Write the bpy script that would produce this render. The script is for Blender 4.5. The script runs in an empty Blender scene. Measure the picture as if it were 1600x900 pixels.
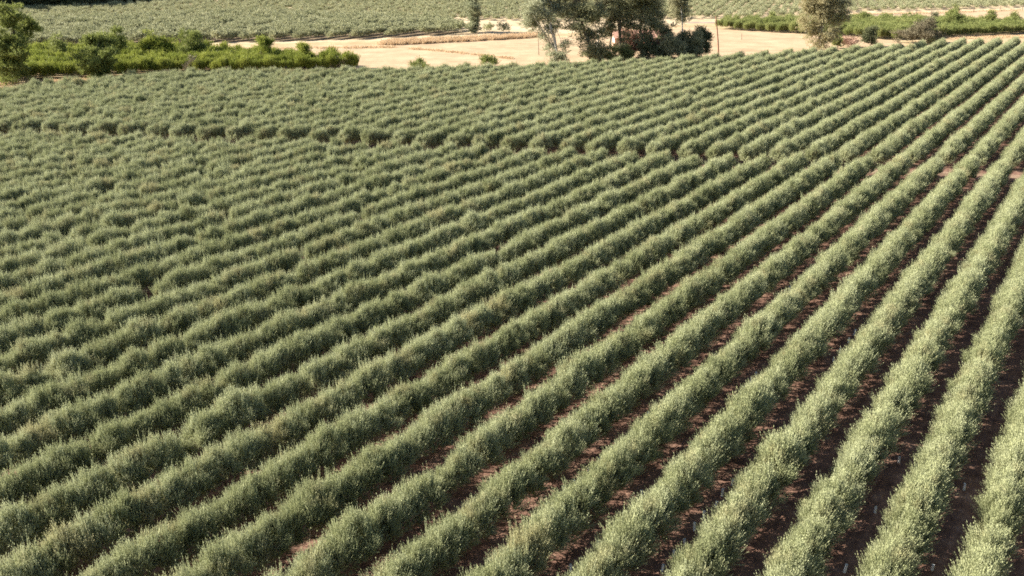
import bpy, math, random
import numpy as np

R = math.radians
rng = np.random.default_rng(7)
random.seed(7)
scene = bpy.context.scene
COL = scene.collection

# ------------------------------------------------------------------ camera
CAM_H, PITCH, FPX = 32.7, R(23.45), 1300.0       # eye height, tilt below level, focal length in px of a 1600 px frame
cd = bpy.data.cameras.new("camera")
cam = bpy.data.objects.new("camera", cd)
COL.objects.link(cam)
cam.location = (0, 0, CAM_H)
cam.rotation_euler = (R(90) - PITCH, 0, 0)
cd.sensor_width = 36.0
cd.lens = FPX / 1600 * 36.0
cd.clip_start, cd.clip_end = 0.5, 6000
scene.camera = cam

# ------------------------------------------------------------------ sky, sun, exposure
SUN_AZ, SUN_EL = R(-85), R(29.5)                    # clockwise from +Y
world = bpy.data.worlds.new("World")
scene.world = world
world.use_nodes = True
wn = world.node_tree
sky = wn.nodes.new("ShaderNodeTexSky")
sky.sky_type = 'NISHITA'
sky.sun_disc = False
sky.sun_elevation, sky.sun_rotation = SUN_EL, SUN_AZ % (2 * math.pi)
sky.dust_density = 1.6
bg = wn.nodes["Background"]
wn.links.new(sky.outputs[0], bg.inputs[0])
bg.inputs[1].default_value = 0.055
sl = bpy.data.lights.new("sun", 'SUN')
sl.energy, sl.angle, sl.color = 5.0, R(0.5), (1.0, 0.93, 0.80)
sun = bpy.data.objects.new("sun", sl)
COL.objects.link(sun)
sun.location = (-100, 40, 90)
sun.rotation_euler = (R(90) - SUN_EL, 0, -SUN_AZ + math.pi)
vs = scene.view_settings
vs.view_transform, vs.look, vs.exposure, vs.gamma = 'Standard', 'None', 1.84, 1.0
vs.use_curve_mapping = False
scene.cycles.use_denoising = False
scene.cycles.pixel_filter_type = 'BLACKMAN_HARRIS'
scene.cycles.filter_width = 1.7
scene.cycles.sample_clamp_indirect = 3.0
scene.cycles.max_bounces = 6
scene.cycles.diffuse_bounces = 3
scene.cycles.transmission_bounces = 3
scene.cycles.transparent_max_bounces = 4

# ------------------------------------------------------------------ where a sight line meets the land
cP, sP = math.cos(PITCH), math.sin(PITCH)
def ray(x, y):
    a, b = (x - 800) / FPX, -(y - 450) / FPX
    return np.array([a, cP + b * sP, b * cP - sP])
def at(x, y, z=0.0):
    d = ray(x, y)
    return d * ((z - CAM_H) / d[2]) + np.array([0, 0, CAM_H])
def above(base, x, y):
    """point on the upright plane through base, square to the view, along a sight line"""
    d = ray(x, y)
    return d * (base[1] / d[1]) + np.array([0, 0, CAM_H])
def project(P):
    P = np.asarray(P, float)
    dx, dy, dz = P[..., 0], P[..., 1], P[..., 2] - CAM_H
    depth = dy * cP - dz * sP
    up = dy * sP + dz * cP
    return 800 + FPX * dx / depth, 450 - FPX * up / depth, depth

# ------------------------------------------------------------------ materials
def mat(name):
    m = bpy.data.materials.new(name)
    m.use_nodes = True
    n = m.node_tree.nodes
    n.clear()
    out = n.new("ShaderNodeOutputMaterial")
    return m, n, m.node_tree.links, out

def leaf_material(name, dark, mid, pale, trans=0.3, patch=0.35, rough=0.55, patch_col=None):
    """leaf colour from a random value per leaf, per plant and broad drifts over the land"""
    m, n, l, out = mat(name)
    at_ = n.new("ShaderNodeAttribute"); at_.attribute_name = "tone"
    oi = n.new("ShaderNodeObjectInfo")
    geo = n.new("ShaderNodeNewGeometry")
    noi = n.new("ShaderNodeTexNoise"); noi.inputs["Scale"].default_value = 0.11; noi.inputs["Detail"].default_value = 3
    l.new(geo.outputs["Position"], noi.inputs["Vector"])
    a = n.new("ShaderNodeMath"); a.operation = 'MULTIPLY_ADD'; a.inputs[1].default_value = 0.55; a.inputs[2].default_value = -0.10
    l.new(at_.outputs["Fac"], a.inputs[0])
    b = n.new("ShaderNodeMath"); b.operation = 'MULTIPLY_ADD'; b.inputs[1].default_value = patch
    l.new(oi.outputs["Random"], b.inputs[0]); l.new(a.outputs[0], b.inputs[2])
    c = n.new("ShaderNodeMath"); c.operation = 'MULTIPLY_ADD'; c.inputs[1].default_value = 0.5
    l.new(noi.outputs["Fac"], c.inputs[0]); l.new(b.outputs[0], c.inputs[2])
    cr = n.new("ShaderNodeValToRGB")
    e = cr.color_ramp.elements
    e[0].position, e[0].color = 0.08, (*dark, 1)
    e[1].position, e[1].color = 0.92, (*pale, 1)
    k = e.new(0.5); k.color = (*mid, 1)
    l.new(c.outputs[0], cr.inputs[0])
    col = cr.outputs[0]
    if patch_col:
        n2 = n.new("ShaderNodeTexNoise"); n2.inputs["Scale"].default_value = 0.55; n2.inputs["Detail"].default_value = 2
        l.new(geo.outputs["Position"], n2.inputs["Vector"])
        mr = n.new("ShaderNodeMapRange"); mr.inputs[1].default_value = 0.56; mr.inputs[2].default_value = 0.72; mr.inputs[4].default_value = 0.6
        l.new(n2.outputs["Fac"], mr.inputs[0])
        mx = n.new("ShaderNodeMix"); mx.data_type = 'RGBA'
        l.new(mr.outputs[0], mx.inputs[0]); l.new(col, mx.inputs[6]); mx.inputs[7].default_value = (*patch_col, 1)
        col = mx.outputs[2]
    if patch_col:
        mr = n.new("ShaderNodeMapRange"); mr.inputs[1].default_value = 0.955; mr.inputs[2].default_value = 0.985; mr.inputs[4].default_value = 0.55
        l.new(oi.outputs["Random"], mr.inputs[0])
        mx = n.new("ShaderNodeMix"); mx.data_type = 'RGBA'
        l.new(mr.outputs[0], mx.inputs[0]); l.new(col, mx.inputs[6]); mx.inputs[7].default_value = (0.36, 0.32, 0.17, 1)
        col = mx.outputs[2]
    p = n.new("ShaderNodeBsdfPrincipled")
    p.inputs["Roughness"].default_value = rough
    p.inputs["Specular IOR Level"].default_value = 0.12
    l.new(col, p.inputs["Base Color"])
    t = n.new("ShaderNodeBsdfTranslucent")
    l.new(col, t.inputs["Color"])
    mix = n.new("ShaderNodeMixShader"); mix.inputs[0].default_value = trans
    l.new(p.outputs[0], mix.inputs[1]); l.new(t.outputs[0], mix.inputs[2])
    l.new(mix.outputs[0], out.inputs[0])
    return m

def ground_material(name, cols, scale, rough=0.95, bump=0.3, streak=None, fine=6.0):
    """earth: several tones mixed by noises of different size; streak=(azimuth, length ratio, strength) adds drill lines"""
    m, n, l, out = mat(name)
    geo = n.new("ShaderNodeNewGeometry")
    n1 = n.new("ShaderNodeTexNoise"); n1.inputs["Scale"].default_value = scale; n1.inputs["Detail"].default_value = 8; n1.inputs["Roughness"].default_value = 0.65
    l.new(geo.outputs["Position"], n1.inputs["Vector"])
    n2 = n.new("ShaderNodeTexNoise"); n2.inputs["Scale"].default_value = fine; n2.inputs["Detail"].default_value = 6; n2.inputs["Roughness"].default_value = 0.7
    l.new(geo.outputs["Position"], n2.inputs["Vector"])
    ad = n.new("ShaderNodeMath"); ad.operation = 'MULTIPLY_ADD'; ad.inputs[1].default_value = 0.55; ad.inputs[2].default_value = -0.27
    l.new(n2.outputs["Fac"], ad.inputs[0])
    s = n.new("ShaderNodeMath"); s.operation = 'ADD'
    l.new(n1.outputs["Fac"], s.inputs[0]); l.new(ad.outputs[0], s.inputs[1])
    val = s.outputs[0]
    if streak:
        mp = n.new("ShaderNodeMapping"); mp.vector_type = 'TEXTURE'; mp.inputs["Rotation"].default_value = (0, 0, streak[0]); mp.inputs["Scale"].default_value = (1 / streak[1], 1, 1)
        l.new(geo.outputs["Position"], mp.inputs["Vector"])
        n3 = n.new("ShaderNodeTexNoise"); n3.inputs["Scale"].default_value = streak[3]; n3.inputs["Detail"].default_value = 4
        l.new(mp.outputs[0], n3.inputs["Vector"])
        q = n.new("ShaderNodeMath"); q.operation = 'MULTIPLY_ADD'; q.inputs[1].default_value = streak[2]
        l.new(n3.outputs["Fac"], q.inputs[0])
        w = n.new("ShaderNodeMath"); w.operation = 'SUBTRACT'; w.inputs[1].default_value = streak[2] * 0.5
        l.new(val, w.inputs[0]); l.new(w.outputs[0], q.inputs[2])
        val = q.outputs[0]
    cr = n.new("ShaderNodeValToRGB")
    e = cr.color_ramp.elements
    e[0].position, e[0].color = 0.28, (*cols[0], 1)
    e[1].position, e[1].color = 0.74, (*cols[-1], 1)
    for i, c in enumerate(cols[1:-1]):
        k = e.new(0.28 + 0.46 * (i + 1) / (len(cols) - 1)); k.color = (*c, 1)
    l.new(val, cr.inputs[0])
    p = n.new("ShaderNodeBsdfPrincipled")
    p.inputs["Roughness"].default_value = rough
    p.inputs["Specular IOR Level"].default_value = 0.1
    l.new(cr.outputs[0], p.inputs["Base Color"])
    bm_ = n.new("ShaderNodeBump"); bm_.inputs["Strength"].default_value = bump; bm_.inputs["Distance"].default_value = 0.12
    l.new(val, bm_.inputs["Height"]); l.new(bm_.outputs[0], p.inputs["Normal"])
    l.new(p.outputs[0], out.inputs[0])
    return m

def solid_material(name, c0, c1, scale=4.0, rough=0.8, stretch=(1, 1, 1), bump=0.2):
    m, n, l, out = mat(name)
    tc = n.new("ShaderNodeTexCoord")
    mp = n.new("ShaderNodeMapping"); mp.inputs["Scale"].default_value = stretch
    l.new(tc.outputs["Object"], mp.inputs["Vector"])
    no = n.new("ShaderNodeTexNoise"); no.inputs["Scale"].default_value = scale; no.inputs["Detail"].default_value = 6
    l.new(mp.outputs[0], no.inputs["Vector"])
    cr = n.new("ShaderNodeValToRGB")
    e = cr.color_ramp.elements
    e[0].position, e[0].color = 0.35, (*c0, 1)
    e[1].position, e[1].color = 0.65, (*c1, 1)
    l.new(no.outputs["Fac"], cr.inputs[0])
    p = n.new("ShaderNodeBsdfPrincipled"); p.inputs["Roughness"].default_value = rough
    l.new(cr.outputs[0], p.inputs["Base Color"])
    b = n.new("ShaderNodeBump"); b.inputs["Strength"].default_value = bump; b.inputs["Distance"].default_value = 0.05
    l.new(no.outputs["Fac"], b.inputs["Height"]); l.new(b.outputs[0], p.inputs["Normal"])
    l.new(p.outputs[0], out.inputs[0])
    return m

M_OLIVE = leaf_material("olive_leaf", (0.170, 0.190, 0.094), (0.292, 0.311, 0.164), (0.372, 0.390, 0.232), 0.30, patch=0.5, patch_col=(0.34, 0.305, 0.17))
M_FAR_OLIVE = leaf_material("far_olive_leaf", (0.20, 0.212, 0.112), (0.285, 0.292, 0.165), (0.385, 0.38, 0.232), 0.28)
M_LIME = leaf_material("lime_leaf", (0.09, 0.115, 0.022), (0.178, 0.21, 0.038), (0.29, 0.31, 0.068), 0.36)
M_GREEN = leaf_material("green_leaf", (0.11, 0.135, 0.042), (0.19, 0.217, 0.07), (0.285, 0.30, 0.115), 0.36)
M_SUNNY = leaf_material("sunny_leaf", (0.105, 0.13, 0.035), (0.185, 0.215, 0.06), (0.285, 0.305, 0.105), 0.36)
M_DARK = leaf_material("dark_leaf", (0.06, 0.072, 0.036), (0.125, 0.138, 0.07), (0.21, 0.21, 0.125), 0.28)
M_GUM = leaf_material("gum_leaf", (0.12, 0.13, 0.068), (0.235, 0.238, 0.13), (0.37, 0.35, 0.22), 0.32)
M_GOLD = leaf_material("golden_leaf", (0.24, 0.22, 0.115), (0.36, 0.325, 0.185), (0.48, 0.43, 0.27), 0.48)
M_PALE = leaf_material("pale_leaf", (0.19, 0.205, 0.12), (0.28, 0.295, 0.18), (0.39, 0.395, 0.27), 0.36)
M_GREY = leaf_material("grey_twig", (0.10, 0.085, 0.055), (0.16, 0.14, 0.09), (0.22, 0.19, 0.12), 0.15)
M_RUST = leaf_material("rusty_leaf", (0.22, 0.12, 0.085), (0.36, 0.22, 0.165), (0.48, 0.33, 0.25), 0.35)
M_STRAW = leaf_material("straw", (0.40, 0.28, 0.16), (0.52, 0.38, 0.235), (0.62, 0.48, 0.32), 0.35)
M_WEED = leaf_material("weed", (0.10, 0.12, 0.04), (0.17, 0.19, 0.065), (0.25, 0.24, 0.10), 0.3)
M_BARK = solid_material("bark", (0.07, 0.05, 0.035), (0.16, 0.12, 0.085), 6, 0.9, (1, 1, 0.25))
M_PALEBARK = solid_material("pale_bark", (0.38, 0.33, 0.28), (0.62, 0.57, 0.5), 2.5, 0.8, (1, 1, 0.3))
M_POLE = solid_material("pole_wood", (0.16, 0.06, 0.035), (0.26, 0.11, 0.06), 3, 0.85, (1, 1, 0.15))
M_GUARD = solid_material("guard_plastic", (0.84, 0.84, 0.82), (0.92, 0.92, 0.90), 5, 0.5, bump=0.02)
M_PINK = solid_material("pink_wall", (0.50, 0.25, 0.20), (0.66, 0.42, 0.34), 1.1, 0.9)
M_ROOF = solid_material("clay_roof", (0.30, 0.15, 0.11), (0.46, 0.27, 0.2), 3, 0.9, (6, 1, 1))
M_DOOR = solid_material("dark_opening", (0.03, 0.025, 0.02), (0.06, 0.05, 0.04), 3, 0.8)

G_SOIL = ground_material("orchard_soil", [(0.085, 0.05, 0.038), (0.14, 0.08, 0.06), (0.195, 0.115, 0.085), (0.29, 0.185, 0.138)], 0.9, bump=0.6, fine=5, streak=(R(53.35), 0.05, 0.5, 2.2))
G_TRACK = ground_material("track_earth", [(0.13, 0.08, 0.058), (0.20, 0.135, 0.095), (0.33, 0.25, 0.18)], 0.25, bump=0.3)
G_SAND = ground_material("stubble", [(0.28, 0.20, 0.125), (0.365, 0.268, 0.172), (0.44, 0.332, 0.22)], 0.14, bump=0.25, streak=(R(6), 0.06, 0.42, 0.6), fine=1.6)
G_DRY = ground_material("dry_earth", [(0.25, 0.18, 0.10), (0.36, 0.27, 0.16), (0.46, 0.36, 0.22)], 0.12, fine=1.2)
G_FAR = ground_material("far_orchard_earth", [(0.32, 0.24, 0.15), (0.43, 0.34, 0.225), (0.50, 0.41, 0.28)], 0.08, fine=0.9)
G_ROAD = ground_material("lane_earth", [(0.20, 0.15, 0.12), (0.27, 0.21, 0.17), (0.34, 0.27, 0.22)], 0.3)

# ------------------------------------------------------------------ mesh helpers
def mesh_obj(name, verts, faces, m, parent=None, tone=None, smooth=False):
    me = bpy.data.meshes.new(name)
    V = np.asarray(verts, np.float32).reshape(-1, 3)
    if isinstance(faces, np.ndarray):
        nf, k = faces.shape
        me.vertices.add(len(V)); me.vertices.foreach_set("co", V.ravel())
        me.loops.add(nf * k); me.loops.foreach_set("vertex_index", faces.astype(np.int32).ravel())
        me.polygons.add(nf)
        me.polygons.foreach_set("loop_start", np.arange(0, nf * k, k, dtype=np.int32))
        me.polygons.foreach_set("loop_total", np.full(nf, k, dtype=np.int32))
        me.update(calc_edges=True)
    else:
        me.from_pydata([tuple(map(float, v)) for v in V], [], faces)
    if tone is not None:
        a = me.attributes.new("tone", 'FLOAT', 'POINT'); a.data.foreach_set("value", np.asarray(tone, np.float32))
    if smooth:
        me.polygons.foreach_set("use_smooth", np.ones(len(me.polygons), bool))
    me.materials.append(m)
    o = bpy.data.objects.new(name, me)
    COL.objects.link(o)
    o.parent = parent
    return o
def tag(o, label=None, cat=None, group=None, kind=None):
    for k, v in (("label", label), ("category", cat), ("group", group), ("kind", kind)):
        if v: o[k] = v
    return o
def thing(name, loc, label, cat, group=None, rz=0.0):
    o = bpy.data.objects.new(name, None)
    COL.objects.link(o)
    o.location = tuple(map(float, loc)); o.rotation_euler = (0, 0, rz)
    o.empty_display_size = 0.3
    return tag(o, label, cat, group)

def unit(v):
    return v / np.maximum(np.linalg.norm(v, axis=-1, keepdims=True), 1e-9)

def leaves(P, D, L, W, g, droop=0.0):
    """one pointed leaf per row: base P, heading D, length L, width W -> verts, faces, tones"""
    n = len(P)
    D = unit(D + np.array([0, 0, -droop]))
    S = unit(np.cross(D, unit(g.normal(size=(n, 3)))))
    L = np.broadcast_to(L, n)[:, None]; W = np.broadcast_to(W, n)[:, None]
    V = np.empty((n, 4, 3))
    V[:, 0] = P; V[:, 2] = P + D * L
    mid = P + D * L * 0.45
    V[:, 1] = mid + S * W / 2; V[:, 3] = mid - S * W / 2
    F = np.arange(n * 4).reshape(n, 4)
    t = np.repeat(np.clip(g.normal(0.5, 0.22, n), 0, 1), 4)
    return V.reshape(-1, 3), F, t

def join(parts):
    V, F, T, k = [], [], [], 0
    for v, f, t in parts:
        V.append(v); F.append(f + k); T.append(t); k += len(v)
    return np.concatenate(V), np.concatenate(F), np.concatenate(T)

def tube(path, radii, sides=7):
    """tapered round stem through the points of path -> verts, quad faces"""
    path = np.asarray(path, float); n = len(path)
    d = unit(np.gradient(path, axis=0))
    ref = np.array([0.31, 0.17, 0.05]) if abs(d[0, 2]) > 0.7 else np.array([0, 0, 1.0])
    u = unit(np.cross(d, ref)); w = np.cross(d, u)
    ang = np.linspace(0, 2 * np.pi, sides, endpoint=False)
    V = path[:, None] + np.asarray(radii)[:, None, None] * (np.cos(ang)[None, :, None] * u[:, None] + np.sin(ang)[None, :, None] * w[:, None])
    F = []
    for i in range(n - 1):
        for j in range(sides):
            a, b = i * sides + j, i * sides + (j + 1) % sides
            F.append((a, b, b + sides, a + sides))
    return V.reshape(-1, 3), np.array(F)
def join2(parts):
    V, F, k = [], [], 0
    for v, f in parts:
        V.append(v); F.append(f + k); k += len(v)
    return np.concatenate(V), np.concatenate(F)

def sheet(name, pts, z, m, label=None):
    """flat area of land with the outline pts"""
    o = mesh_obj(name, [(p[0], p[1], z) for p in pts], [list(range(len(pts)))], m)
    return tag(o, kind="structure")

# ------------------------------------------------------------------ plant meshes
def spray_plant(g, lobes, shoots, per, Ls, leaf, up=0.8, width=0.24, droop=0.0, out=1.0, spread=0.75):
    """leafy shoots springing outward and upward from lobes [(centre, radii)]"""
    parts = []
    P0, D0, LL = [], [], []
    tot = sum(r[0] * r[1] + r[2] * r[0] for _, r in lobes)
    for c, r in lobes:
        c, r = np.asarray(c, float), np.asarray(r, float)
        k = max(6, int(shoots * (r[0] * r[1] + r[2] * r[0]) / tot))
        d = unit(g.normal(size=(k, 3)))
        d[:, 2] = np.where(d[:, 2] < -0.35, -d[:, 2] * 0.6, d[:, 2])
        rad = g.uniform(0.35, 1.0, k)[:, None] ** 0.6
        P0.append(c + d * r * rad)
        D0.append(unit(out * d * [1, 1, 0.7] + np.array([0, 0, up]) + 0.35 * g.normal(size=(k, 3))))
        LL.append(g.uniform(*Ls, k))
    P0, D0, LL = np.concatenate(P0), np.concatenate(D0), np.concatenate(LL)
    n = len(P0)
    t = np.linspace(0.05, 1.0, per)
    sp = g.normal(0.5, 0.16, n)
    for i in range(per):
        base = P0 + D0 * (LL * t[i])[:, None]
        az = unit(g.normal(size=(n, 3)))
        d = unit(D0 * 1.0 + spread * az)
        v, f, tn = leaves(base, d, leaf * g.uniform(0.75, 1.25, n), leaf * width * g.uniform(0.8, 1.2, n), g, droop)
        parts.append((v, f, np.clip(tn * 0.6 + np.repeat(sp, 4) * 0.5 - 0.05, 0, 1)))
    return join(parts)

def plumes(g, bases, heads, shoots, per, Ls, leaf, width, fan, spread, tone_sd=0.28):
    """feathery branches: from every base a fan of leafy shoots heading one way"""
    n = len(bases)
    P0 = np.repeat(bases, shoots, 0) + g.normal(0, .05, (n * shoots, 3))
    D0 = unit(np.repeat(heads, shoots, 0) + fan * g.normal(size=(n * shoots, 3)))
    LL = np.repeat(g.uniform(*Ls, n), shoots) * g.uniform(.6, 1.1, n * shoots)
    tn0 = np.repeat(np.clip(g.normal(.5, tone_sd, n), 0, 1), shoots) + g.normal(0, .10, n * shoots)
    parts = []
    m_ = n * shoots
    for t in np.linspace(.12, 1.0, per):
        bend = np.array([0, 0, .18]) * t * t
        base = P0 + (D0 + bend) * (LL * t)[:, None]
        d = unit(D0 + bend * 2 + spread * unit(g.normal(size=(m_, 3))))
        v, f, tn = leaves(base, d, leaf * g.uniform(.7, 1.25, m_), leaf * width * g.uniform(.8, 1.2, m_), g)
        parts.append((v, f, np.clip(tn * .25 + np.repeat(tn0, 4) * .8 - .03, 0, 1)))
    return join(parts)

def olive_crown(seed):
    """one hedge-grown olive; x runs along the row, the crown about 2.4 m wide and 2.9 m high, its skirt near the ground"""
    g = np.random.default_rng(seed)
    n, c_ = 96, 17                                  # plumes, and the boughs they sit on
    wide, tall = g.uniform(.86, 1.14), g.uniform(.9, 1.1)
    bough = g.integers(0, c_, n)
    xc, ac = g.uniform(-.72, .72, c_), np.linspace(-1.75, 1.75, c_) + g.normal(0, .22, c_)
    qc = g.uniform(.62, 1.08, c_)
    x = xc[bough] + g.normal(0, .13, n)
    a = ac[bough] + g.normal(0, .17, n)
    q = g.uniform(.5, .84, n) * qc[bough] * (1 - .2 * (x / .8) ** 2)
    B = np.column_stack([x, wide * np.sin(a) * (1.1 - .42 * np.maximum(np.cos(a), 0)) * q, 1.08 + tall * np.cos(a) * 1.32 * q])
    H = np.column_stack([g.normal(0, .3, n), np.sin(a) * (.75 - .28 * np.cos(a)), np.cos(a) * .7 + .9])
    A = plumes(g, B, unit(H), 12, 9, (.42, .92), .118, .28, .22, .34)
    # leafy heart, so that little light passes
    h = spray_plant(g, [((0, 0, 1.15), (.85, .38, .62)), ((-.4, 0, .75), (.4, .5, .42)), ((.4, 0, .75), (.4, .5, .42))], 230, 9, (.25, .5), .15, up=.4, width=.4)
    # long leaders above the crest
    k = int(g.integers(11, 17))
    T = np.column_stack([g.uniform(-.8, .8, k), g.uniform(-.6, .6, k), g.uniform(1.7, 2.35, k)])
    T[:, 2] -= np.abs(T[:, 1]) * .6
    Hd = np.column_stack([g.normal(0, .18, k), g.normal(0, .18, k), np.ones(k)])
    c = plumes(g, T, unit(Hd), 7, 10, (.5, 1.0), .118, .28, .12, .30)
    return join([A, h, c])

def stem_mesh(g, h, r, limbs, spread):
    parts = [tube([(0, 0, -0.05), (g.normal(0, .03), g.normal(0, .03), h * .5), (g.normal(0, .06), g.normal(0, .06), h)], [r * 1.25, r, r * .8])]
    for i in range(limbs):
        a = g.uniform(0, 6.28)
        e = np.array([math.cos(a) * spread, math.sin(a) * spread * .7, h + g.uniform(.5, 1.1)])
        parts.append(tube([(0, 0, h * g.uniform(.6, .95)), e * [.45, .45, .75], e], [r * .6, r * .42, r * .15], 5))
    return join2(parts)

def spread_instances(name, P, rot, scl, idx, sources, extra=None, kind="stuff", label=None, cat=None):
    """ONE uncountable mass of plants: copies of the plant meshes on many points (geometry nodes)"""
    me = bpy.data.meshes.new(name)
    me.vertices.add(len(P)); me.vertices.foreach_set("co", np.asarray(P, np.float32).ravel())
    for nm, tp, val in (("turn", 'FLOAT', rot), ("size", 'FLOAT', scl), ("pick", 'INT', idx)):
        a = me.attributes.new(nm, tp, 'POINT'); a.data.foreach_set("value", np.asarray(val, np.float32 if tp == 'FLOAT' else np.int32))
    o = bpy.data.objects.new(name, me)
    COL.objects.link(o)
    tag(o, label, cat, None, kind)
    ng = bpy.data.node_groups.new(name + "_nodes", "GeometryNodeTree")
    ng.interface.new_socket("Geometry", in_out='INPUT', socket_type='NodeSocketGeometry')
    ng.interface.new_socket("Geometry", in_out='OUTPUT', socket_type='NodeSocketGeometry')
    N, Lk = ng.nodes, ng.links
    gi, go = N.new("NodeGroupInput"), N.new("NodeGroupOutput")
    def attr(nm, tp):
        a = N.new("GeometryNodeInputNamedAttribute"); a.data_type = tp; a.inputs["Name"].default_value = nm
        return next(s for s in a.outputs if s.enabled and s.name == "Attribute")
    m2p = N.new("GeometryNodeMeshToPoints")
    Lk.new(gi.outputs[0], m2p.inputs["Mesh"])
    cx = N.new("ShaderNodeCombineXYZ"); Lk.new(attr("turn", 'FLOAT'), cx.inputs["Z"])
    e2r = N.new("FunctionNodeEulerToRotation"); Lk.new(cx.outputs[0], e2r.inputs[0])
    sz = attr("size", 'FLOAT')
    final = N.new("GeometryNodeJoinGeometry")
    def plant(objs, pick=None, sel=None):
        j = N.new("GeometryNodeJoinGeometry")
        for ob in objs:
            oi = N.new("GeometryNodeObjectInfo"); oi.transform_space = 'ORIGINAL'
            oi.inputs["Object"].default_value = ob; oi.inputs["As Instance"].default_value = False
            g2 = N.new("GeometryNodeGeometryToInstance")
            Lk.new(oi.outputs["Geometry"], g2.inputs[0]); Lk.new(g2.outputs[0], j.inputs[0])
        iop = N.new("GeometryNodeInstanceOnPoints")
        Lk.new(m2p.outputs[0], iop.inputs["Points"]); Lk.new(j.outputs[0], iop.inputs["Instance"])
        iop.inputs["Pick Instance"].default_value = True
        if pick is not None: Lk.new(pick, iop.inputs["Instance Index"])
        if sel is not None: Lk.new(sel, iop.inputs["Selection"])
        Lk.new(e2r.outputs[0], iop.inputs["Rotation"]); Lk.new(sz, iop.inputs["Scale"])
        Lk.new(iop.outputs[0], final.inputs[0])
    plant(sources, attr("pick", 'INT'))
    if extra:
        plant([extra])
    Lk.new(final.outputs[0], go.inputs[0])
    md = o.modifiers.new("spread", 'NODES'); md.node_group = ng
    return o

def in_poly(pts, P):
    x, y = P[:, 0], P[:, 1]
    ins = np.zeros(len(P), bool)
    n = len(pts)
    for i in range(n):
        (x1, y1), (x2, y2) = pts[i][:2], pts[(i + 1) % n][:2]
        if y1 == y2: continue
        c = ((y1 > y) != (y2 > y)) & (x < (x2 - x1) * (y - y1) / (y2 - y1) + x1)
        ins ^= c
    return ins

# ------------------------------------------------------------------ the lie of the land
AL = R(36.65)                                   # heading of the olive rows, clockwise from +Y
ROW_D = np.array([math.sin(AL), math.cos(AL)]); ROW_N = np.array([math.cos(AL), -math.sin(AL)])
ROW_S, ROW_C = 4.0, -12.58                       # row spacing, offset of the row through the middle of the frame
TURN = math.pi / 2 - AL

front = np.array([at(*p)[:2] for p in [(57, 206), (537, 220), (1120, 247), (1483, 264), (1600, 271)]]) - np.array([(0, 6.3), (0, 5.8), (0, 4.4), (0, .4), (0, 0)])    # near edge of the far block
def line_y(poly, X):
    X = np.asarray(X, float)
    Y = np.interp(X, poly[:, 0], poly[:, 1])
    s0 = (poly[1, 1] - poly[0, 1]) / (poly[1, 0] - poly[0, 0]); s1 = (poly[-1, 1] - poly[-2, 1]) / (poly[-1, 0] - poly[-2, 0])
    Y = np.where(X < poly[0, 0], poly[0, 1] + (X - poly[0, 0]) * s0, Y)
    return np.where(X > poly[-1, 0], poly[-1, 1] + (X - poly[-1, 0]) * s1, Y)
back = np.array([at(x, y, 2.3)[:2] for x, y in [(0, 142), (100, 128), (180, 120), (280, 113), (400, 111), (560, 109), (700, 105), (800, 103), (900, 99), (1000, 94), (1125, 88), (1200, 83), (1320, 76), (1400, 70), (1500, 63.5), (1600, 60)]])

S = 3200
sheet("ground", [(-S, -400), (S, -400), (S, S), (-S, S)], 0.0, G_DRY)
xs = np.linspace(-170, 260, 30)
nearX = [(-170, -40), (260, -40)]
sheet("orchard_soil", nearX + [(x, float(line_y(back, x)) + 1.5) for x in xs[::-1]], 0.004, G_SOIL)
sheet("dirt_track", [(x, float(line_y(front, x)) - (3.9 if x < 40 else 3.1)) for x in xs] + [(x, float(line_y(front, x)) - (2.2 if x < 40 else 1.0)) for x in xs[::-1]], 0.008, G_TRACK)
xb = np.linspace(-150, 240, 40)
sand_px = [(350, 92), (372, 76), (500, 71), (640, 69.5), (840, 60), (960, 54), (1095, 41), (1130, 45), (1250, 52), (1400, 63), (1420, 72)]
sand_pts = [tuple(at(*p)[:2]) for p in sand_px] + [(x, float(line_y(back, x)) + 3.0) for x in np.linspace(at(1420, 72)[0], at(540, 112)[0], 16)]
sheet("stubble_field", sand_pts, 0.004, G_SAND)
strip_px = [(1330, 24), (1430, 21), (1600, 15), (1760, 11), (1760, 40), (1600, 45), (1440, 30)]
sheet("stubble_field", [tuple(at(*p)[:2]) for p in strip_px], 0.008, G_SAND)
lane_px = [(1075, 36.5), (1160, 36.5), (1330, 26), (1450, 21), (1600, 16.0), (1760, 13.0), (1760, 11.0), (1600, 14), (1450, 18.5), (1330, 22.5), (1160, 33.5), (1075, 34.5)]
sheet("lane", [tuple(at(*p)[:2]) for p in lane_px], 0.012, G_ROAD)
fo_px = [(-140, 40), (60, 78), (300, 70), (640, 63), (840, 56), (1090, 36), (1330, 24), (1600, 15), (1760, 11), (1760, -22), (-140, -22)]
sheet("far_orchard_earth", [tuple(at(*p)[:2]) for p in fo_px], 0.006, G_FAR)

G_DULL = ground_material("dull_earth", [(0.10, 0.075, 0.05), (0.16, 0.12, 0.08), (0.24, 0.185, 0.125)], 0.3)
mid_px = [(-140, 78), (60, 76), (200, 70), (320, 67), (420, 65), (560, 61), (690, 54.5), (720, 50), (690, 36), (560, 30), (400, 26), (200, 30), (60, 38), (-140, 42)]
sheet("far_orchard_earth", [tuple(at(*p)[:2]) for p in mid_px], 0.016, G_DULL)
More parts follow.
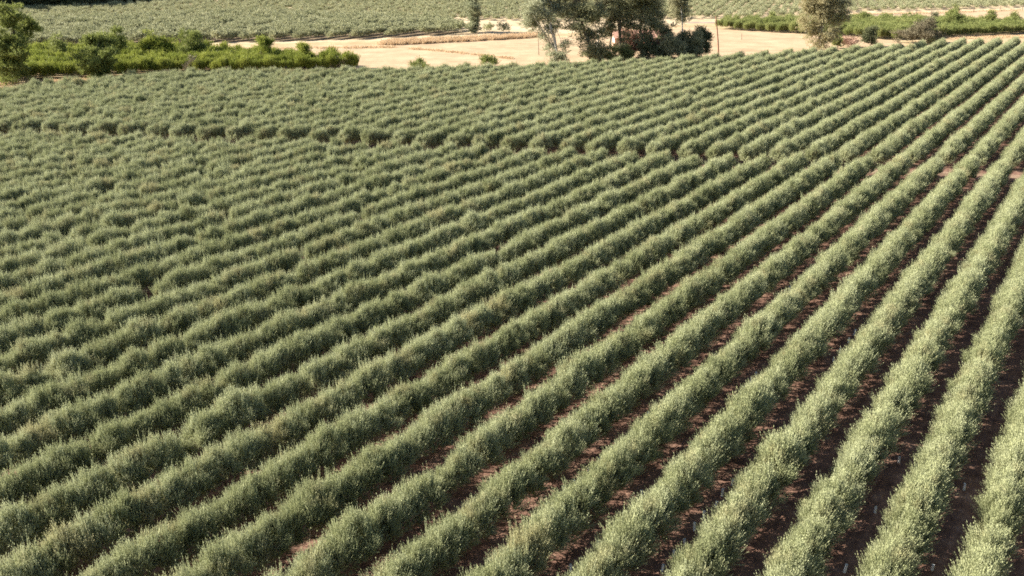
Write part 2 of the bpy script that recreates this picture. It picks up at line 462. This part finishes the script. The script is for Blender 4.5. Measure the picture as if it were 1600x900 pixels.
# ------------------------------------------------------------------ the olive orchard
NV = 12
crown_mesh, crowns_first = [], []
for i in range(NV):
    v, f, t = olive_crown(100 + i)
    o = mesh_obj("crown", v, f, M_OLIVE, None, t)
    crown_mesh.append(o.data); bpy.data.objects.remove(o)
g0 = np.random.default_rng(55)
v, f = stem_mesh(g0, 0.7, 0.055, 5, 0.6)
tr = mesh_obj("trunk", v, f, M_BARK, None, smooth=True); trunk_mesh = tr.data; bpy.data.objects.remove(tr)
v, f = tube([(0, 0, 0.0), (0, 0, 0.25), (0, 0, 0.5)], [0.085, 0.08, 0.085], 9)
v2, f2 = tube([(0, 0, 0.5), (0, 0, 0.25), (0, 0, 0.0)], [0.079, 0.074, 0.079], 9)
v, f = join2([(v, f), (v2, f2)])
tg = mesh_obj("tree_guard", v, f, M_GUARD, None, smooth=True); guard_mesh = tg.data; bpy.data.objects.remove(tg)

P, K = [], []
for k in range(-70, 14):
    t = np.arange(-80, 420, 1.35)
    t = t + rng.normal(0, 0.12, len(t))
    xy = (ROW_C + ROW_S * k) * ROW_N + t[:, None] * ROW_D + rng.normal(0, .035, (len(t), 2))
    P.append(xy); K.append(np.full(len(t), k))
P, K = np.concatenate(P), np.concatenate(K)
lf, lb = line_y(front, P[:, 0]), line_y(back, P[:, 0])
keep = ((P[:, 1] < lf - np.interp(P[:, 0], [0, 60], [5.1, 3.7])) | (P[:, 1] > lf + 0.2)) & (P[:, 1] < lb) & (P[:, 1] > 8)
P, K = P[keep], K[keep]
Z3 = np.column_stack([P, np.full(len(P), 1.5)])
u, w, dep = project(Z3)
keep = (dep > 5) & (u > -150 - 3000 / dep) & (u < 1720 + 3000 / dep) & (w < 990)
keep &= rng.random(len(P)) > np.where(dep < 75, 0.0, np.where(P[:, 0] < -20, 0.018, 0.008))
P, K, u, w, dep = P[keep], K[keep], u[keep], w[keep], dep[keep]
n = len(P)
rot = TURN + np.where(rng.random(n) < .5, 0, math.pi) + rng.normal(0, .12, n)
scl = np.clip(rng.normal(1.085, .07, n), .78, 1.3) * np.where(rng.random(n) < .02, .72, 1)
drift = np.sin(P[:, 0] * .05 + 1.3) * np.cos(P[:, 1] * .037) * .035
scl = scl + drift
idx = rng.integers(0, NV, n)
show = (u > 4) & (u < 1596) & (w > 4) & (w < 893)
order = np.argsort(np.where(show, dep, 1e9))[:300]
single = np.zeros(n, bool); single[order] = True
WORD = ["first", "second", "third", "fourth", "fifth", "sixth", "seventh", "eighth", "ninth", "tenth", "eleventh", "twelfth", "thirteenth", "fourteenth", "fifteenth", "sixteenth",
        "seventeenth", "eighteenth", "nineteenth", "twentieth"]
sources = {}
top_row = int(K[single].max())
for i in order:
    which = WORD[min(top_row - int(K[i]), len(WORD) - 1)]
    r = thing("olive_tree", (P[i, 0], P[i, 1], 0), "silvery green olive tree in the %s hedge row from the bottom right corner" % which, "olive tree",
              "olive trees of the nearest hedge rows", float(rot[i]))
    r.scale = (float(scl[i]),) * 3
    c = bpy.data.objects.new("crown", crown_mesh[idx[i]]); COL.objects.link(c); c.parent = r
    t_ = bpy.data.objects.new("trunk", trunk_mesh); COL.objects.link(t_); t_.parent = r
    sources.setdefault(int(idx[i]), c)
    first_trunk = t_
crown_src = [sources[i] for i in sorted(sources)]
m_ = ~single
spread_instances("olive_orchard", np.column_stack([P[m_], np.zeros(m_.sum())]), rot[m_], scl[m_], idx[m_] % len(crown_src), crown_src,
                 first_trunk, label="rows of silvery green olive trees running off towards the pale field", cat="olive orchard")

# white plastic tubes set in the soil along the feet of the rows
gr = np.random.default_rng(77)
for k, u0, u1, cnt, gap in [(2, 1440, 1520, 2, 9.0), (1, 1180, 1420, 4, 6.5), (0, 1010, 1160, 5, 3.0), (-1, 870, 960, 6, 1.35), (-1, 1000, 1140, 14, 1.35), (-1, 1300, 1390, 4, 2.0), (-2, 850, 1000, 6, 2.7),
                            (-2, 1150, 1250, 4, 1.35), (-2, 1360, 1400, 5, 1.0), (-3, 820, 1010, 13, 1.4), (-3, 1200, 1300, 5, 1.35), (-4, 800, 900, 8, 1.35), (-4, 1060, 1170, 4, 2.2), (-4, 1210, 1260, 8, .9),
                            (-5, 640, 760, 4, 4.0), (-6, 470, 640, 4, 5.0), (-7, 480, 560, 2, 4.0)]:
    tt = np.arange(-20, 300, .2)
    line = (ROW_C + ROW_S * k + 1.75) * ROW_N + tt[:, None] * ROW_D
    uu, ww, _ = project(np.column_stack([line, np.zeros(len(tt))]))
    ok = tt[(uu > u0) & (uu < u1) & (ww < 893)]
    if not len(ok): continue
    for j in range(cnt):
        t_ = ok[0] + j * gap + gr.normal(0, .15)
        if t_ > ok[-1] + .5: break
        p = (ROW_C + ROW_S * k + 1.75 + gr.normal(0, .07)) * ROW_N + t_ * ROW_D
        o = bpy.data.objects.new("tree_guard", guard_mesh); COL.objects.link(o)
        o.location = (p[0], p[1], -.01); o.rotation_euler = (gr.normal(0, .07), gr.normal(0, .07), 0); o.scale = (1, 1, gr.uniform(.8, 1.15))
        tag(o, "small white plastic tube at the foot of the %s hedge row from bottom right" % WORD[top_row - k], "tree guard", "white tubes along the hedge feet")

# ------------------------------------------------------------------ bright green plantations
def upright_shrub(seed, h=2.9):
    g = np.random.default_rng(seed)
    lobes = [((g.uniform(-.5, .5), g.uniform(-.5, .5), g.uniform(.5, h * .55)), (g.uniform(.45, .7),) * 2 + (g.uniform(.5, .8),)) for _ in range(9)]
    return spray_plant(g, lobes, 240, 9, (0.8, 1.6), 0.24, up=3.2, width=0.42, spread=.5, out=.8)
shrub_src = {}
def plantation(name, px, spacing, m, label, seed, h, extra_turn):
    pts = [tuple(at(*p)[:2]) for p in px]
    srcs = []
    A = np.array(pts)
    lo, hi = A.min(0), A.max(0)
    cx = (lo + hi) / 2; half = np.linalg.norm(hi - lo) / 2 + 3
    a = np.arange(-half, half, spacing[0]); b = np.arange(-half, half, spacing[1])
    gx, gy = np.meshgrid(a, b)
    Q = np.column_stack([gx.ravel(), gy.ravel()]) + rng.normal(0, .16, (gx.size, 2))
    ca, sa = math.cos(extra_turn), math.sin(extra_turn)
    Q = Q @ np.array([[ca, sa], [-sa, ca]]) + cx
    Q = Q[in_poly(pts, Q)]
    k = len(Q)
    # one stem of each sort at the first points, the mass made of copies of them
    me = []
    for i in range(5):
        v, f, t = upright_shrub(seed + i, h)
        o = mesh_obj("leafy_shrub", v, f, m, None, t)
        j = int(rng.integers(0, k)) if i else 0
        srcs.append(o)
        o.location = (Q[i, 0], Q[i, 1], 0)
        tag(o, "upright bright green shrub at the edge of the %s" % label[0], "shrub", "shrubs at the edge of the %s" % label[0])
    Q = Q[5:]; k = len(Q)
    spread_instances(name, np.column_stack([Q, np.zeros(k)]), rng.uniform(0, 6.28, k), np.clip(rng.normal(1, .13, k), .6, 1.45), rng.integers(0, 5, k), srcs,
                     label=label[1], cat="plantation")
left_px = [(-90, 129), (60, 124), (135, 122), (250, 117.5), (400, 114), (560, 110), (566, 106), (470, 98), (372, 92), (300, 88), (180, 86), (60, 88), (-90, 90)]
e1 = at(400, 114) - at(60, 124)
plantation("green_plantation", left_px, (1.45, 2.7), M_LIME, ("plantation behind the sandy verge", "dense bright green plantation of upright shrubs beside the stubble field"), 300, 3.4, math.atan2(e1[1], e1[0]))
right_px = [(1118, 46), (1250, 53.5), (1385, 62.5), (1400, 63), (1490, 58.5), (1600, 53), (1740, 46), (1740, 38), (1600, 44), (1440, 38), (1330, 36), (1140, 40)]
e2 = at(1600, 53) - at(1490, 58.5)
plantation("green_plantation", right_px, (1.8, 2.8), M_GREEN, ("plantation beyond the golden tree", "long green plantation of upright shrubs under the lane"), 400, 2.9, math.atan2(e2[1], e2[0]))

# ------------------------------------------------------------------ the far orchard
def round_bush(seed, rx, rz, shoots, leaf):
    g = np.random.default_rng(seed)
    lobes = [((g.uniform(-.6, .6) * rx, g.uniform(-.6, .6) * rx, g.uniform(.45, 1.2) * rz), (g.uniform(.4, .6) * rx,) * 2 + (g.uniform(.4, .6) * rz,)) for _ in range(10)]
    return spray_plant(g, lobes, shoots, 5, (0.35, 0.8), leaf, up=0.8, width=0.5)
far_src = []
row_end = [(735, 51), (762, 53), (787, 53), (715, 53), (692, 54)]
for i, p in enumerate(row_end):
    v, f, t = round_bush(500 + i, 1.5, 1.6, 130, 0.38)
    o = mesh_obj("olive_bush", v, f, M_FAR_OLIVE, None, t)
    b = at(*p); o.location = tuple(b); o.scale = (1.35, 1.35, 1.2)
    tag(o, ["round dark olive bush right at the foot of the far poplar", "round olive bush just right of the far poplar", "outermost round olive bush at the end of the row by the far poplar",
            "round olive bush just left of the far poplar", "second olive bush left of the far poplar along the dry grass"][i], "olive bush", "olive bushes at the edge of the far orchard")
    far_src.append(o)
def far_block(px, sx, sy, az, jit, scale, miss):
    pts = [tuple(at(*p)[:2]) for p in px]
    A = np.array(pts); lo, hi = A.min(0), A.max(0); cx = (lo + hi) / 2; half = np.linalg.norm(hi - lo) / 2
    gx, gy = np.meshgrid(np.arange(-half, half, sx), np.arange(-half, half, sy))
    Q = np.column_stack([gx.ravel(), gy.ravel()]) + rng.normal(0, jit, (gx.size, 2))
    t = math.pi / 2 - az
    Q = Q @ np.array([[math.cos(t), math.sin(t)], [-math.sin(t), math.cos(t)]]) + cx
    Q = Q[in_poly(pts, Q)]
    Q = Q[rng.random(len(Q)) > miss]
    return Q, scale * np.clip(rng.normal(1, .12, len(Q)), .6, 1.4)
midp = [(-140, 78), (60, 76), (200, 70), (320, 67), (420, 65), (560, 61), (690, 54.5), (730, 50), (700, 36), (560, 30), (400, 26), (200, 30), (60, 38), (-140, 42)]
q1, s1 = far_block(midp, 1.35, 5.6, AL, .22, 1.0, .05)
farp = [(-140, 40), (60, 36), (200, 28), (400, 24), (560, 28), (700, 32), (840, 34), (1080, 30), (1160, 31), (1330, 20), (1450, 16.5), (1600, 12), (1750, 9), (1750, -22), (-140, -22)]
q2, s2 = far_block(farp, 2.6, 3.9, R(20), .5, 0.76, .07)
Q = np.concatenate([q1, q2]); sc = np.concatenate([s1, s2]); k = len(Q)
spread_instances("far_orchard", np.column_stack([Q, np.zeros(k)]), rng.uniform(0, 6.28, k), sc, rng.integers(0, 5, k), far_src,
                 label="pale grey green orchard covering the land beyond the stubble field", cat="far orchard")  # pale look comes from the orchard's own leaf and earth colours

# ------------------------------------------------------------------ single trees and bushes
def tree(name, label, cat, base_px, trunk_px, clumps, lm, bark, leaf=0.36, r0=0.35, group=None, seed=0, up=0.15, droop=0.25, stems=1, dens=1.0):
    """base, trunk line and leaf clumps are read off the photo at the tree's own distance; depth is spread at random.
    clumps: (x, y, half width px, half height px)"""
    g = np.random.default_rng(900 + seed)
    b = at(*base_px)
    root = thing(name, b, label, cat, group)
    mpp = np.linalg.norm(b - [0, 0, CAM_H]) / FPX
    path = [np.zeros(3)] + [above(b, *p) - b for p in trunk_px]
    for q in path[1:]: q[1] += g.normal(0, .15)
    path[0][2] = -0.1
    L = len(path)
    parts = []
    rad = [r0 * (1 - .8 * i / (L - 1)) for i in range(L)]
    if stems == 1:
        parts.append(tube(path, rad, 8))
    else:
        for s in range(stems):
            off = np.array([g.normal(0, .35), g.normal(0, .5), 0])
            pp = [q + off * (i / (L - 1)) * 2.5 + off * .4 for i, q in enumerate(path)]
            parts.append(tube(pp, [r * .6 for r in rad], 6))
    lobes = []
    for (x, y, hw, hh) in clumps:
        if lm is M_GUM: hw, hh = hw * 1.17, hh * 1.2
        c = above(b, x, y) - b
        c[1] += g.normal(0, .6) * hw * mpp
        parts.append(tube([path[min(L - 1, 1 + int(g.integers(0, max(1, L - 1))))], (path[-1] * .3 + c * .7) * [1, 1, .92], c], [r0 * .28, r0 * .18, r0 * .06], 5))
        k = max(6, int(hw * hh * mpp * mpp * 4.0 * dens))
        for _ in range(k):
            d = unit(g.normal(size=3)) * g.uniform(.2, 1.22)
            r = min(hw, hh) * mpp * g.uniform(.16, .40)
            lobes.append((c + d * np.array([hw * mpp, hw * mpp * .9, hh * mpp]), (r, r, r * 1.1)))
    v, f = join2(parts)
    mesh_obj("trunk", v, f, bark, root, smooth=True)
    area = sum(hw * hh for *_, hw, hh in clumps) * mpp * mpp * math.pi
    v, f, t = spray_plant(g, lobes, int(area * (56 if lm is M_GUM else 46) * dens), 6, (0.5, 1.35), leaf, up=up, width=.45, droop=droop)
    mesh_obj("crown", v, f, lm, root, tone=t)
    return root

def bush(name, label, cat, base_px, hw, hh, lm, leaf=0.34, seed=0, group=None, up=.6, dens=1.0):
    x, y = base_px
    return tree(name, label, cat, base_px, [(x, y - hh * .5), (x, y - hh)], [(x, y - hh * .85, hw * .75, hh * .8), (x - hw * .5, y - hh * .6, hw * .5, hh * .5), (x + hw * .5, y - hh * .6, hw * .5, hh * .5)],
                lm, M_BARK, leaf, 0.14, group, seed, up, 0.0, 1, dens)

tree("gum_tree", "pale barked slender gum tree with a leaning white trunk and sparse leaves", "tree", (871, 98), [(869, 82), (866, 58), (858, 35), (850, 14), (845, -8), (842, -30)],
     [(832, 38, 14, 11), (836, 16, 15, 11), (850, 2, 16, 11), (872, 16, 13, 11), (866, 44, 10, 10), (848, 52, 8, 7), (856, 26, 11, 9), (860, 72, 8, 8), (880, 70, 8, 9), (872, 88, 15, 9), (845, -20, 20, 14), (824, 28, 7, 6)], M_PALE, M_PALEBARK, r0=.5, seed=1, dens=1.3)
tree("gum_tree", "dark broad gum tree standing between the pale one and the white stem", "tree", (927, 98), [(925, 78), (915, 50), (905, 25), (900, -5), (898, -25)],
     [(888, 22, 11, 10), (903, 42, 14, 10), (922, 20, 15, 12), (900, -2, 20, 12), (924, 58, 12, 11), (922, 84, 11, 11), (940, 55, 8, 12), (905, -22, 25, 12), (908, 66, 9, 8), (936, 78, 9, 11), (912, 28, 12, 8)], M_GUM, M_BARK, r0=.5, seed=2)
tree("gum_tree", "gum tree with a white lower stem and a tawny crown among dark trees", "tree", (934, 93), [(934, 75), (935, 55), (936, 38), (935, 20)],
     [(932, 24, 11, 9), (938, 12, 10, 8), (928, 36, 7, 6)], M_GOLD, M_PALEBARK, r0=.36, seed=3)
tree("gum_tree", "small yellowish gum tree with a drooping narrow crown by the pink wall", "tree", (953, 93), [(953, 75), (954, 62), (957, 45), (959, 25)],
     [(960, 28, 9, 8), (955, 42, 9, 8), (950, 55, 6, 7), (962, 20, 7, 6)], M_GOLD, M_PALEBARK, r0=.3, seed=4)
tree("gum_tree", "tall dark gum tree with a straight brown trunk before the pink wall", "tree", (969, 94), [(969, 70), (969, 45), (967, 20), (966, -10), (966, -35)],
     [(955, 2, 15, 8), (978, 8, 13, 11), (986, 27, 13, 10), (965, -12, 22, 10), (974, 40, 8, 7), (970, -28, 20, 12), (960, 18, 8, 7), (990, 42, 9, 7)], M_GUM, M_BARK, r0=.42, seed=5)
tree("gum_tree", "widest dark gum tree above the thicket, behind the pink wall", "tree", (1004, 92), [(1003, 70), (1001, 45), (1003, 20), (1005, -8), (1005, -30)],
     [(1000, 12, 14, 10), (1021, 12, 12, 12), (1012, 34, 14, 10), (997, 44, 9, 7), (1024, 46, 12, 10), (1005, -12, 28, 12), (992, -2, 12, 10), (1008, 58, 11, 9), (1004, 73, 8, 8), (1030, 28, 8, 8)], M_GUM, M_BARK, r0=.45, seed=6)
tree("gum_tree", "narrow gum tree with a thin bare lower stem rising over the thicket", "tree", (1066, 88), [(1066, 65), (1066, 45), (1065, 20), (1064, -15)],
     [(1065, 20, 10, 12), (1064, 2, 11, 11), (1063, -14, 9, 10), (1069, 34, 6, 5)], M_GUM, M_PALEBARK, r0=.3, seed=7)
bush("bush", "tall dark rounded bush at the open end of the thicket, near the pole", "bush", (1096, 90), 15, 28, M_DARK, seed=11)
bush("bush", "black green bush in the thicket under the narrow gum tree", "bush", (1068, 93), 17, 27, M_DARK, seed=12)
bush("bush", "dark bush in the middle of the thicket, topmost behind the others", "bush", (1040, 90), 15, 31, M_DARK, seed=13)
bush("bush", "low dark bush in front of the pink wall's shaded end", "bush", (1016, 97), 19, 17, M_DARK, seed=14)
bush("bush", "grey green bush in front of the thicket with lighter leaves", "bush", (1050, 96), 16, 22, M_GUM, seed=15)
bush("bush", "dark low bush leaning beside the rounded one near the pole", "bush", (1082, 94), 15, 22, M_GUM, seed=16)
bush("shrub", "light green shrub under the yellowish gum tree", "shrub", (953, 98), 15, 13, M_WEED, seed=17)
bush("shrub", "light green shrub before the pink wall beside the brown trunk", "shrub", (978, 97), 11, 12, M_WEED, seed=18)
bush("shrub", "dull green shrub at the foot of the dark broad gum tree", "shrub", (930, 99), 12, 12, M_GUM, seed=19)
tree("gum_tree", "open golden gum tree with many pale stems standing alone before the plantation", "tree", (1283, 80), [(1282, 62), (1281, 45), (1282, 25), (1283, 0), (1284, -20)],
     [(1260, 14, 12, 12), (1282, 8, 15, 13), (1305, 12, 14, 13), (1257, 36, 9, 12), (1302, 36, 15, 11), (1275, 34, 12, 10), (1278, -12, 28, 12), (1284, 58, 13, 8), (1275, 72, 13, 7), (1314, 26, 8, 9), (1290, 24, 13, 9), (1256, 50, 7, 9), (1308, 50, 11, 8), (1270, 54, 10, 9), (1296, 60, 10, 9), (1284, 70, 14, 8)], M_GOLD, M_PALEBARK,
     r0=.34, seed=20, stems=6, dens=.72, up=-.1, droop=.4)
bush("bush", "small dark green bush just right of the golden gum tree", "bush", (1309, 76), 8, 11, M_GREEN, seed=21)
bush("bush", "reddish dry bush between the golden gum tree and the dark clipped bush", "bush", (1328, 74), 11, 10, M_RUST, seed=22, dens=.6)
bush("bush", "dark blue green upright bush at the field corner", "bush", (1360, 74), 10, 17, M_DARK, seed=23)
bush("bush", "broad grey brown leafless looking bush before the green plantation", "bush", (1440, 69), 34, 17, M_GREY, seed=24, dens=.7)
bush("bush", "short dark bush at the row end under the grey brown one", "bush", (1457, 70), 6, 9, M_DARK, seed=25)

for i, (x, yb, hw, hh, lm, lab) in enumerate([
        (1415, 44, 8, 12, M_GREEN, "round green tree over the plantation above the dark upright bush"), (1450, 48, 9, 13, M_DARK, "small dark tree over the plantation above the grey brown bush"),
        (1491, 48, 14, 20, M_GREEN, "largest dark green tree in the plantation below the lane"), (1543, 44, 9, 12, M_GREEN, "rounded tree above the plantation before the pale strip"),
        (1584, 44, 9, 14, M_GREEN, "last rounded tree of the plantation by the pale strip"), (1348, 44, 9, 14, M_GREEN, "leafy tree rising from the plantation next to the golden gum tree"),
        (1206, 46, 7, 14, M_GREEN, "small tree in the plantation left of the golden gum tree"), (1231, 46, 7, 10, M_GREEN, "lower tree in the plantation close to the golden gum tree")]):
    bush("tree", lab, "tree", (x, yb), hw, hh, lm, seed=30 + i, group="trees in the far plantations")

def poplar(label, base, hw, top, lm, seed, n=7, leaf=.4):
    x, y = base
    cl = []
    g = np.random.default_rng(seed)
    for i in range(n):
        t = (i + .5) / n
        yy = y - 6 - (y - 6 - top) * t
        w_ = hw * (math.sin(min(1, (t + .18) * 1.0) * math.pi * .82) ** .7 + .12)
        cl.append((x + g.normal(0, .15) * hw, yy, max(3, w_ * .78), (y - top) / n * .8))
    cl.append((x, y - 5, hw * .8, 6))
    return tree("tree", label, "tree", base, [(x, y - (y - top) * .4), (x, top + 4)], cl, lm, M_BARK, leaf, .35, None, seed, .5, 0.0)
poplar("tall full green tree left of the plantation, its shaded side dark", (22, 131), 25, 18, M_SUNNY, 41, 8)
poplar("bushy green tree in front of the plantation reaching the olive rows", (155, 124), 27, 58, M_SUNNY, 42, 6)
poplar("pale slender poplar standing alone by the far orchard", (741, 51), 12, -6, M_PALE, 43, 6)
for i, (x, yb, hw, hh, lm, lab) in enumerate([
        (95, 100, 11, 18, M_SUNNY, "round tree in the left plantation between the tall and the bushy tree"), (232, 100, 13, 22, M_LIME, "wide leafy tree in the plantation with one dark side"),
        (262, 98, 11, 20, M_LIME, "pale lime tree in the plantation between two darker ones"), (300, 100, 17, 23, M_SUNNY, "large lime and dark tree in the plantation near the bare verge"),
        (409, 105, 11, 21, M_LIME, "bright rounded tree standing over the end of the plantation"), (476, 105, 9, 18, M_LIME, "small bright tree close to the tip of the plantation"),
        (190, 100, 12, 22, M_SUNNY, "dark topped tree beside the bushy tree in the plantation"), (350, 96, 7, 11, M_LIME, "little tree at the back edge of the plantation by the bare verge")]):
    bush("tree", lab, "tree", (x, yb), hw * 1.1, hh * 1.22, lm, seed=50 + i, group="trees in the left plantation")
bush("bush", "grey brown dry bush in the front row of the left plantation", "bush", (300, 114), 9, 14, M_GREY, seed=61)
bush("bush", "brown grey bush near the tip of the left plantation", "bush", (530, 110), 12, 11, M_GREY, seed=62)
bush("shrub", "dark green broad leaved shrub at the orchard edge before the stubble", "shrub", (764, 106), 13, 9, M_GREEN, seed=63)
bush("shrub", "sprawling green shrub at the orchard edge near the plantation tip", "shrub", (657, 110), 14, 8, M_GREEN, seed=64)

# dark wood at the far left
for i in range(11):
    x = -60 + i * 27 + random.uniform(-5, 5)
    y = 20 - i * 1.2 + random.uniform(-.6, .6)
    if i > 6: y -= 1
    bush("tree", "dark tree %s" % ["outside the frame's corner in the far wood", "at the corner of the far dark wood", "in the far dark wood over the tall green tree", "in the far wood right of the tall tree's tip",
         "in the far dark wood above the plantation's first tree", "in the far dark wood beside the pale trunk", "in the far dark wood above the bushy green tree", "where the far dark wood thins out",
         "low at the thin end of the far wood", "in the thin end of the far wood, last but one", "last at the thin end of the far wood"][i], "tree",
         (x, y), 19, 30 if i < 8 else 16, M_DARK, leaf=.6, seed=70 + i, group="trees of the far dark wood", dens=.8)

# ------------------------------------------------------------------ poles, posts, the pink building
def pole(name, label, base, tops, r, m, arm=False):
    b = at(*base)
    o_ = thing(name, b, label, "pole")
    path = [np.array([0, 0, -.2])] + [above(b, *p) - b for p in tops]
    v, f = tube(path, np.linspace(r, r * .7, len(path)), 8)
    mesh_obj("shaft", v, f, m, o_, smooth=True)
    t = path[-1]
    if arm:
        v, f = tube([t + [-.7, 0, -.5], t + [.7, .1, -.45]], [.07, .07], 6)
        mesh_obj("crossarm", v, f, m, o_)
    return o_
pole("utility_pole", "leaning reddish wooden pole beside the dark thicket", (1123, 86), [(1122, 65), (1120.5, 45), (1118.5, 25)], .19, M_POLE)
pole("field_post", "thin grey post standing in the stubble beside the pale gum tree", (842, 86), [(841.5, 72), (841, 52)], .1, M_BARK)
pole("field_post", "short post in the stubble right of the leaning pole", (1159, 62), [(1159, 57), (1159, 52)], .09, M_BARK)
for i, x in enumerate([1431, 1455, 1483, 1521, 1562, 1597]):
    y = 22 - (x - 1431) * .037
    b = at(x, y)
    v, f = tube([b + [0, 0, -.2], b + [0, 0, 1.0], b + [0, 0, 2.4]], [.13, .12, .11], 6)
    o = mesh_obj("fence_post", v - b, f, M_BARK); o.location = tuple(b)
    tag(o, "dark fence post beside the far lane above the plantation", "post", "fence posts along the far lane")

def box(x0, x1, y0, y1, z0, z1):
    V = [(x, y, z) for z in (z0, z1) for y in (y0, y1) for x in (x0, x1)]
    return V, [(0, 2, 3, 1), (4, 5, 7, 6), (0, 1, 5, 4), (2, 6, 7, 3), (0, 4, 6, 2), (1, 3, 7, 5)]
hb = at(988, 79)
house = thing("farm_building", hb, "low pinkish red building half hidden behind the dark gum trees", "building")
v, f = box(-5.2, 9.5, 0, 6, 0, 3.6); mesh_obj("wall", v, f, M_PINK, house)
mesh_obj("roof", [(-5.6, -.5, 3.55), (9.9, -.5, 3.55), (9.9, 6.5, 3.55), (-5.6, 6.5, 3.55), (-5.6, 3, 5.4), (9.9, 3, 5.4)], [(0, 1, 5, 4), (2, 3, 4, 5), (0, 4, 3), (1, 2, 5), (3, 2, 1, 0)], M_ROOF, house)
v, f = box(-1.2, -.1, -.06, .1, 0, 2.1); mesh_obj("door", v, f, M_DOOR, house)
v, f = box(1.6, 2.7, -.06, .1, 1.1, 2.1); mesh_obj("window", v, f, M_DOOR, house)
bush("bush", "thin rusty leaved bush before the sunlit end of the pink wall", "bush", (984, 92), 19, 27, M_RUST, seed=26, dens=.8)
bush("bush", "sparse grey green bush against the lit corner of the pink wall", "bush", (971, 93), 14, 25, M_GUM, seed=28, dens=.4)
bush("bush", "dry reddish bush showing through the thicket right of the pink wall", "bush", (1033, 93), 13, 18, M_RUST, seed=27, dens=.6)

# ------------------------------------------------------------------ weeds and dry grass
def tuft(seed, h, n, w, spread):
    g = np.random.default_rng(seed)
    Pp = np.column_stack([g.normal(0, spread, n), g.normal(0, spread, n), np.zeros(n)])
    D = np.column_stack([g.normal(0, .35, n), g.normal(0, .35, n), np.ones(n)])
    return leaves(Pp, D, h * g.uniform(.5, 1.2, n), w, g)
def grass(name, Q, m, h, label, seed, spread=.45, w=.09, nb=46):
    base = mesh_obj(name, *tuft(seed, h, nb, w, spread)[:2], m, None, tuft(seed, h, nb, w, spread)[2])
    base.location = (Q[0, 0], Q[0, 1], 0)
    tag(base, kind="stuff", label=label, cat="grass")
    Q = Q[1:]; k = len(Q)
    spread_instances(name, np.column_stack([Q, np.zeros(k)]), rng.uniform(0, 6.28, k), np.clip(rng.normal(1, .25, k), .4, 1.8), np.zeros(k), [base], label=label, cat="grass")
X = rng.uniform(at(560, 109)[0], at(1400, 71)[0], 2600)
Q = np.column_stack([X, line_y(back, X) + rng.uniform(.3, 4.2, len(X))])
grass("weeds", Q, M_WEED, 1.1, "green weeds growing along the orchard edge", 801)
def along(px, n, wid):
    A = np.array([at(*p)[:2] for p in px]); t = rng.uniform(0, len(A) - 1, n); i = t.astype(int); fr = (t - i)[:, None]
    return A[i] * (1 - fr) + A[i + 1] * fr + np.column_stack([rng.normal(0, wid * .3, n), rng.uniform(-wid, wid, n)])
grass("dry_grass", np.concatenate([along([(600, 68), (640, 67), (700, 64), (780, 60), (840, 56)], 900, 4.0), ]),
      M_STRAW, 1.0, "tall tawny dry grass between the stubble field and far orchard", 802)
grass("dry_grass", np.concatenate([along([(-40, 140), (60, 133), (140, 125)], 500, 5.0), along([(1480, 60), (1560, 58), (1620, 57)], 160, 2.5), along([(1330, 23), (1450, 20.5), (1600, 15.5)], 300, 2.0), along([(385, 77), (520, 75), (620, 74)], 160, 1.2), along([(640, 76), (700, 81), (800, 92)], 130, .8)]), M_STRAW, .45, "short dry grass on the bare verges", 803)
